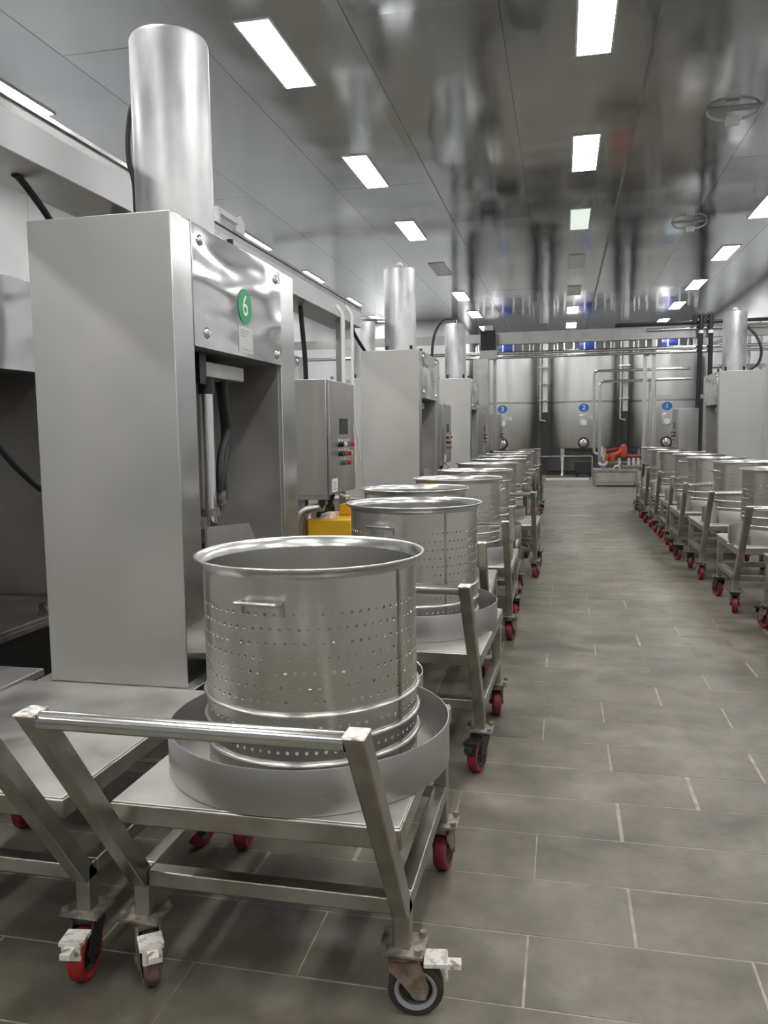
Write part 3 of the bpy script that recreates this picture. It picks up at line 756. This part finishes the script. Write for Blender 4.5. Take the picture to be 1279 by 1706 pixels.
hose('drop_cable', [(-2.48, 7.56, 2.62), (-2.48, 7.60, 2.45), (-2.48, 7.67, 2.15), (-2.48, 7.70, 1.8)], 0.024, 'black cable dropping from the tray above the nearest control cabinet', cat='cable')
hose('drop_cable', [(-2.34, 9.0, 2.60), (-2.32, 9.06, 2.5), (-2.24, 9.3, 2.30), (-2.22, 9.36, 2.22)], 0.020, 'short black cable left of the second cylinder', cat='cable')
pc = empty('pipe_pair', (-2.22, 8.15, 0))
for dx, r in ((0.0, 0.022), (0.09, 0.016)):
    MB().tube(bend([(dx, dx * 0.3, 1.0), (dx, dx * 0.3, 2.62), (dx - 0.06, dx * 0.3 - 0.02, 2.70)], 0.05), r, 10).build('pipe', 'white_plastic', pc)
tag(pc, 'pair of white vertical conduits left of the second press', 'conduit')
o = MB().tube(bend([(-2.3, 9.36, 2.72), (-1.75, 9.36, 2.70), (-1.72, 9.36, 2.60)], 0.05), 0.018, 10).build('conduit', 'bright_steel'); tag(o, 'short horizontal conduit at the end of the cable tray', 'conduit')

# ------------------------------------------------------------------ pipe bridge across the hall
BY = 17.0
bg = empty('pipe_bridge', (0, BY, 0))
MB().box(-1.35, 3.9, 0.0, 0.02, 3.19, 3.39).box(-1.35, 3.9, 0.0, 0.14, 3.39, 3.41).box(-1.35, 3.9, 0.0, 0.14, 3.17, 3.19).build('beam', 'dull_steel', bg)
MB().box(-6.2, -1.36, 0.1, 0.14, 3.22, 3.40).build('beam', 'dull_steel', bg)
MB().tube([(-6.2, -0.06, 2.98), (3.9, -0.06, 2.98)], 0.035, 12).build('pipe', 'bright_steel', bg)
MB().tube([(-2.2, -0.10, 2.89), (3.9, -0.10, 2.89)], 0.028, 12).build('pipe', 'bright_steel', bg)
MB().tube([(1.0, -0.06, 3.45), (3.9, -0.06, 3.46)], 0.035, 12).build('pipe', 'dark_skin', bg)
MB().tube([(1.6, -0.02, 3.34), (3.9, -0.02, 3.34)], 0.03, 12).build('pipe', 'bright_steel', bg)
for x in (1.60, 1.765): MB().box(x - 0.035, x + 0.035, 0.03, 0.10, 0.0, 3.42 if x > 1.7 else 2.94).build('post', 'cabinet_steel', bg)
MB().box(-1.42, -1.36, 0.03, 0.10, 0.0, 3.3).build('post', 'cabinet_steel', bg)
MB().box(1.80, 3.4, 0.04, 0.08, 1.98, 2.06).build('rail', 'cabinet_steel', bg)
MB().tube([(1.6, 0.05, 2.83), (1.74, 0.05, 2.92)], 0.02, 8).build('brace', 'bright_steel', bg)
text_obj('beam_number', '01', 0.15, 'white_worn', bg, (0.30, -0.003, 3.285), (PI / 2, 0, 0), 0.001)
tag(bg, 'grey steel pipe bridge spanning the hall in front of the tanks', 'pipe bridge')
for k, x in enumerate((2.60, 2.78)):
    bp = MB().tube(bend([(x - 0.12, BY - 0.2, 3.42), (x - 0.10, BY - 0.2, 3.56), (x + 0.0, BY - 0.2, 3.60), (x, BY - 0.2, 3.4), (x - 0.03 * (1 - k), BY - 0.2, 2.2 if k else 1.75)], 0.06), 0.045, 12).build('black_pipe', 'black_rubber')
    tag(bp, 'thick black insulated pipe, %s of two beside the right cylinder' % ('left' if k == 0 else 'right'), 'pipe', 'black insulated pipes')
    MB().cyl(0.05, 3.22, 3.28, 12, (x, BY - 0.2, 0)).build('clamp', 'white_plastic', bp)
bl = empty('cable_box', (-1.47, BY - 0.28, 0))
MB().box(-0.17, 0.13, -0.1, 0.1, 2.98, 3.42).build('curtain', 'black_rubber', bl)
MB().box(-0.18, 0.16, -0.12, 0.12, 2.85, 3.02).build('box', 'wall_panel', bl)
MB().cyl(0.09, 3.42, 3.52, 14, (-0.02, 0, 0)).build('cap', 'white_plastic', bl)
MB().box(-0.04, 0.04, 0.10, 0.37, 3.24, 3.30).build('hanger', 'dull_steel', bl)
tag(bl, 'dark hanging cable bundle above a pale box on the pipe bridge', 'cable box')

# ------------------------------------------------------------------ tanks
def tank(x, y, label, number):
    root = empty('storage_tank', (x, y, 0))
    R = 1.0; z0, zs, z1 = 0.87, 2.23, 3.60
    MB().lathe([(0.0, 0.72), (0.25, 0.72), (R - 0.02, z0 - 0.03), (R, z0), (R, zs - 0.03)], 72).build('lower_shell', 'tank_steel', root)
    MB().lathe([(R, zs - 0.03), (R - 0.006, zs - 0.025), (R - 0.006, zs + 0.025), (R, zs + 0.03)], 72).build('weld_band', 'dull_steel', root)
    MB().lathe([(R, zs + 0.03), (R, z1), (R - 0.06, z1 + 0.06), (0.3, z1 + 0.16), (0.0, z1 + 0.16)], 72).build('upper_shell', 'tank_steel', root)
    for k in range(4):
        a = PI / 4 + k * PI / 2
        lx, ly = (R - 0.13) * math.cos(a), (R - 0.13) * math.sin(a)
        g = MB().lathe([(0.085, 0.0), (0.06, 0.04), (0.05, 0.06), (0.09, z0 + 0.02)], 16, (lx, ly, 0)); g.cyl(0.13, 0, 0.02, 16, (lx, ly, 0)); g.build('leg', 'bright_steel', root)
    # front fittings, on the side that faces the aisle
    def front(px): return -math.sqrt(R * R - px * px)
    fy = front(0.0)
    MB().box(-0.14, 0.14, fy - 0.05, fy + 0.03, 1.50, 1.83).build('gauge_plate', 'bright_steel', root, bevel=0.01)
    MB().cyl(0.085, fy - 0.085, fy - 0.045, 24, (0.0, 0, 1.61), 'y').build('gauge', 'white_plastic', root)
    MB().cyl(0.055, fy - 0.05, fy + 0.05, 16, (0.24, 0, 1.75), 'y').build('sample_port', 'white_plastic', root)
    mh = MB().lathe([(0.15, -0.08), (0.17, -0.07), (0.17, 0.0), (0.13, 0.0), (0.13, -0.08), (0.15, -0.08)], 28, (0.0, fy + 0.02, 1.0), 'y').build('manway_ring', 'dark_skin', root)
    MB().lathe([(0.0, -0.09), (0.10, -0.075), (0.14, -0.05)], 24, (0.0, fy + 0.02, 1.0), 'y').build('manway_door', 'bright_steel', root)
    st = MB().lathe([(0.0, 0.0), (0.125, 0.0)], 32, (0.0, fy - 0.012, 2.05), 'y')
    st2 = MB().cyl(0.125, -0.004, 0.03, 32, (0.0, fy - 0.004, 2.05), 'y').build('number_sticker', 'blue_label', root); st2.scale = (1.2, 1, 1)
    text_obj('number', number, 0.20, 'white_label', st2, (0.0, fy - 0.0095, 2.05), (PI / 2, 0, 0), 0.0006)
    # top: railing, agitator motor
    for k in range(9):
        a = PI + 0.15 + k * (PI - 0.3) / 8
        MB().box((R - 0.1) * math.cos(a) - 0.02, (R - 0.1) * math.cos(a) + 0.02, (R - 0.1) * math.sin(a) - 0.02, (R - 0.1) * math.sin(a) + 0.02, z1, 4.06).build('rail_post', 'white_plastic', root)
    pts = [((R - 0.1) * math.cos(PI + 0.15 + k * (PI - 0.3) / 16), (R - 0.1) * math.sin(PI + 0.15 + k * (PI - 0.3) / 16), 4.06) for k in range(17)]
    MB().tube(pts, 0.022, 8).build('top_rail', 'dull_steel', root)
    MB().cyl(0.12, -0.18, 0.26, 20, (0.05, -0.45, 3.92), 'x').box(-0.10, 0.10, -0.55, -0.35, 3.66, 3.86).build('agitator_motor', 'blue_motor', root)
    tag(root, label, 'tank', 'tall steel tanks')
tank(-1.80, 26.0, 'tall steel tank at the left, partly behind the left cabinets', '3')
tank(0.615, 26.0, 'tall steel tank in the middle, its number sticker blue', '2')
tank(2.98, 26.0, 'tall steel tank at the right, behind the bridge posts', '1')
for k, x in enumerate((-0.58, 1.80)):
    g = empty('service_column', (x, 25.6, 0))
    MB().box(-0.03, 0.12, 0, 0.08, 1.95, 4.3).build('duct', 'wall_panel', g)
    MB().tube([(-0.10, -0.05, 1.7), (-0.10, -0.05, 4.35)], 0.03, 10).build('pipe', 'bright_steel', g)
    MB().box(-0.05, 0.12, 0.0, 0.08, 0.0, 1.94).build('lower_duct', 'dark_skin', g)
    for z in (2.3, 2.8, 3.3, 3.8): MB().box(-0.16, 0.16, -0.09, 0.0, z, z + 0.03).build('clamp', 'bright_steel', g)
    MB().tube([(-0.10, -0.05, 1.70), (0.06, -0.05, 1.66)], 0.04, 10).build('valve', 'grimy_steel', g)
    tag(g, 'vertical duct and pipe between the %s tanks' % ('left and middle' if k == 0 else 'middle and right'), 'pipework', 'service columns between tanks')
o = MB().box(-1.3, 0.72, 22.95, 23.05, 0.0, 0.06).build('floor_curb', 'white_plastic'); tag(o, 'low pale kerb on the floor in front of the tanks', 'kerb')
o = MB().tube([(-1.3, 24.3, 0.62), (0.85, 24.3, 0.62)], 0.02, 8).tube([(-1.3, 24.3, 0), (-1.3, 24.3, 0.62)], 0.02, 8).tube([(0.85, 24.3, 0), (0.85, 24.3, 0.62)], 0.02, 8).build('guard_rail', 'bright_steel'); tag(o, 'thin horizontal pipe rail under the middle tank', 'rail')
o = MB().box(0.36, 0.86, 24.55, 24.9, 0.10, 0.46).box(0.4, 0.45, 24.6, 24.85, 0, 0.10).box(0.78, 0.83, 24.6, 24.85, 0, 0.10).build('pump_housing', 'dark_skin', bevel=0.02); tag(o, 'dark pump housing beneath the middle tank', 'pump')

# ------------------------------------------------------------------ basin with red manifold, riser pipes
bs = empty('steel_basin', (1.27, 20.7, 0))
MB().box(-0.46, 0.50, -0.30, 0.30, 0.10, 0.36).build('basin', 'deck_steel', bs, bevel=0.01)
MB().box(-0.52, 0.54, -0.34, 0.34, 0.36, 0.42).build('rim', 'cart_steel', bs, bevel=0.006)
for sx in (-0.52, 0.48):
    for sy in (-0.32, 0.27): MB().box(sx, sx + 0.06, sy, sy + 0.05, 0.0, 0.37).build('leg', 'cart_steel', bs)
tag(bs, 'long steel basin on legs at the end of the aisle', 'basin')
mf = empty('valve_manifold', (1.45, 20.7, 0.42))
MB().box(-0.55, 0.45, -0.05, 0.10, 0.14, 0.18).box(-0.20, 0.45, -0.25, 0.20, 0.05, 0.09).build('frame', 'cart_steel', mf)
MB().tube([(-0.45, 0.0, 0.0), (-0.45, 0.0, 0.20)], 0.02, 8).tube([(0.40, 0.0, 0.0), (0.40, 0.0, 0.20)], 0.02, 8).build('support', 'cart_steel', mf)
MB().lathe([(0.0, 0.28), (0.06, 0.30), (0.085, 0.44), (0.06, 0.58), (0.0, 0.61)], 18, (0.02, 0, 0)).build('pump_body', 'orange_paint', mf)
MB().tube(bend([(-0.32, 0.0, 0.30), (-0.10, 0.0, 0.38), (0.02, 0.0, 0.50)], 0.08), 0.06, 12).build('elbow', 'orange_paint', mf)
MB().tube([(-0.40, 0.02, 0.44), (-0.05, 0.02, 0.50)], 0.035, 10).tube([(0.1, 0.02, 0.30), (0.5, 0.02, 0.30)], 0.05, 10).build('red_pipe', 'dark_red', mf)
for x in (-0.38, -0.24): MB().lathe([(0.0, 0.16), (0.045, 0.17), (0.06, 0.26), (0.05, 0.36), (0.0, 0.37)], 14, (x, -0.06, 0)).build('valve', 'copper' if x < -0.3 else 'orange_paint', mf)
MB().cyl(0.05, 0.30, 0.56, 14, (-0.52, 0, 0)).build('filter_glass', 'white_plastic', mf)
for x in (-0.08, 0.14, 0.25, 0.36): MB().cyl(0.035, 0.10, 0.27, 12, (x, -0.12, 0)).build('bottle', 'white_worn', mf)
MB().lathe([(0.06, -0.02), (0.08, 0.0), (0.06, 0.02), (0.05, 0.0), (0.06, -0.02)], 20, (-0.15, -0.25, 0.02), 'y').build('ring', 'white_plastic', mf)
tag(mf, 'orange and red valve manifold standing on the steel basin', 'manifold')
o = MB().tube(bend([(0.90, 20.75, 0.80), (0.78, 20.75, 0.80), (0.755, 20.75, 0.95), (0.745, 20.75, 2.83), (3.0, 20.75, 2.83)], 0.12, 6), 0.032, 12).build('riser_pipe', 'bright_steel'); tag(o, 'tall bent steel pipe, outer one rising left of the manifold', 'pipe', 'bent riser pipes')
MB().tube([(0.90, 20.75, 0.80), (1.0, 20.75, 0.80)], 0.045, 12).build('flange', 'bright_steel', o)
o = MB().tube(bend([(0.89, 20.60, 0.60), (0.885, 20.60, 2.56), (3.0, 20.60, 2.58)], 0.12, 6), 0.032, 12).build('riser_pipe', 'bright_steel'); tag(o, 'tall bent steel pipe, inner one rising left of the manifold', 'pipe', 'bent riser pipes')
MB().tube(bend([(0.89, 20.60, 0.66), (0.89, 20.60, 0.54), (0.97, 20.60, 0.52), (1.06, 20.60, 0.54), (1.06, 20.60, 0.62)], 0.05), 0.03, 10).build('trap', 'white_plastic', o)
pp = empty('drop_pipes', (2.05, 20.672, 0))
for x in (0.0, 0.14): MB().tube([(x, 0, 2.55), (x, 0, 0.6)], 0.022, 8).build('pipe', 'bright_steel', pp)
MB().cyl(0.05, 2.3, 2.5, 12, (0.07, 0, 0)).build('valve', 'white_plastic', pp)
tag(pp, 'pair of thin vertical pipes in front of the right tank', 'pipe')

# tall duct and pipe beyond the farthest left press, rack at the right, latch on the left bed
o = MB().box(-1.74, -1.44, 16.15, 16.45, 0.0, 2.82).build('duct_cabinet', 'tray_steel', bevel=0.006); tag(o, 'tall greenish steel duct beyond the farthest left press', 'duct')
MB().box(-1.70, -1.48, 16.145, 16.15, 1.9, 2.6).build('access_panel', 'cabinet_steel', o)
rk = empty('pipe_rack', (3.62, 17.5, 0))
for x in (0.0, 0.22): MB().box(x - 0.03, x + 0.03, -0.03, 0.03, 0, 3.45).build('post', 'white_plastic', rk)
MB().beam((-0.75, 0.0, 3.05), (0.22, 0.0, 3.46), 0.05, 0.08).build('brace', 'wall_panel', rk)
MB().tube([(-0.75, -0.06, 2.62), (0.3, -0.06, 2.62)], 0.04, 10).build('pipe', 'bright_steel', rk)
tag(rk, 'pale pipe rack right of the cylinder at the right edge', 'pipe rack')
lt = empty('bed_latch', (-2.62, 3.62, 0.49))
MB().box(-0.02, 0.02, -0.03, 0.03, 0.0, 0.006).box(-0.006, 0.0, -0.025, 0.025, 0.006, 0.055).build('hinge_plate', 'rust', lt)
MB().cyl(0.010, 0.0, 0.014, 8, (0.0, 0.0, 0.036), 'x').build('nut', 'grimy_steel', lt)
tag(lt, 'small rusty latch on the press bed at the left edge', 'latch')
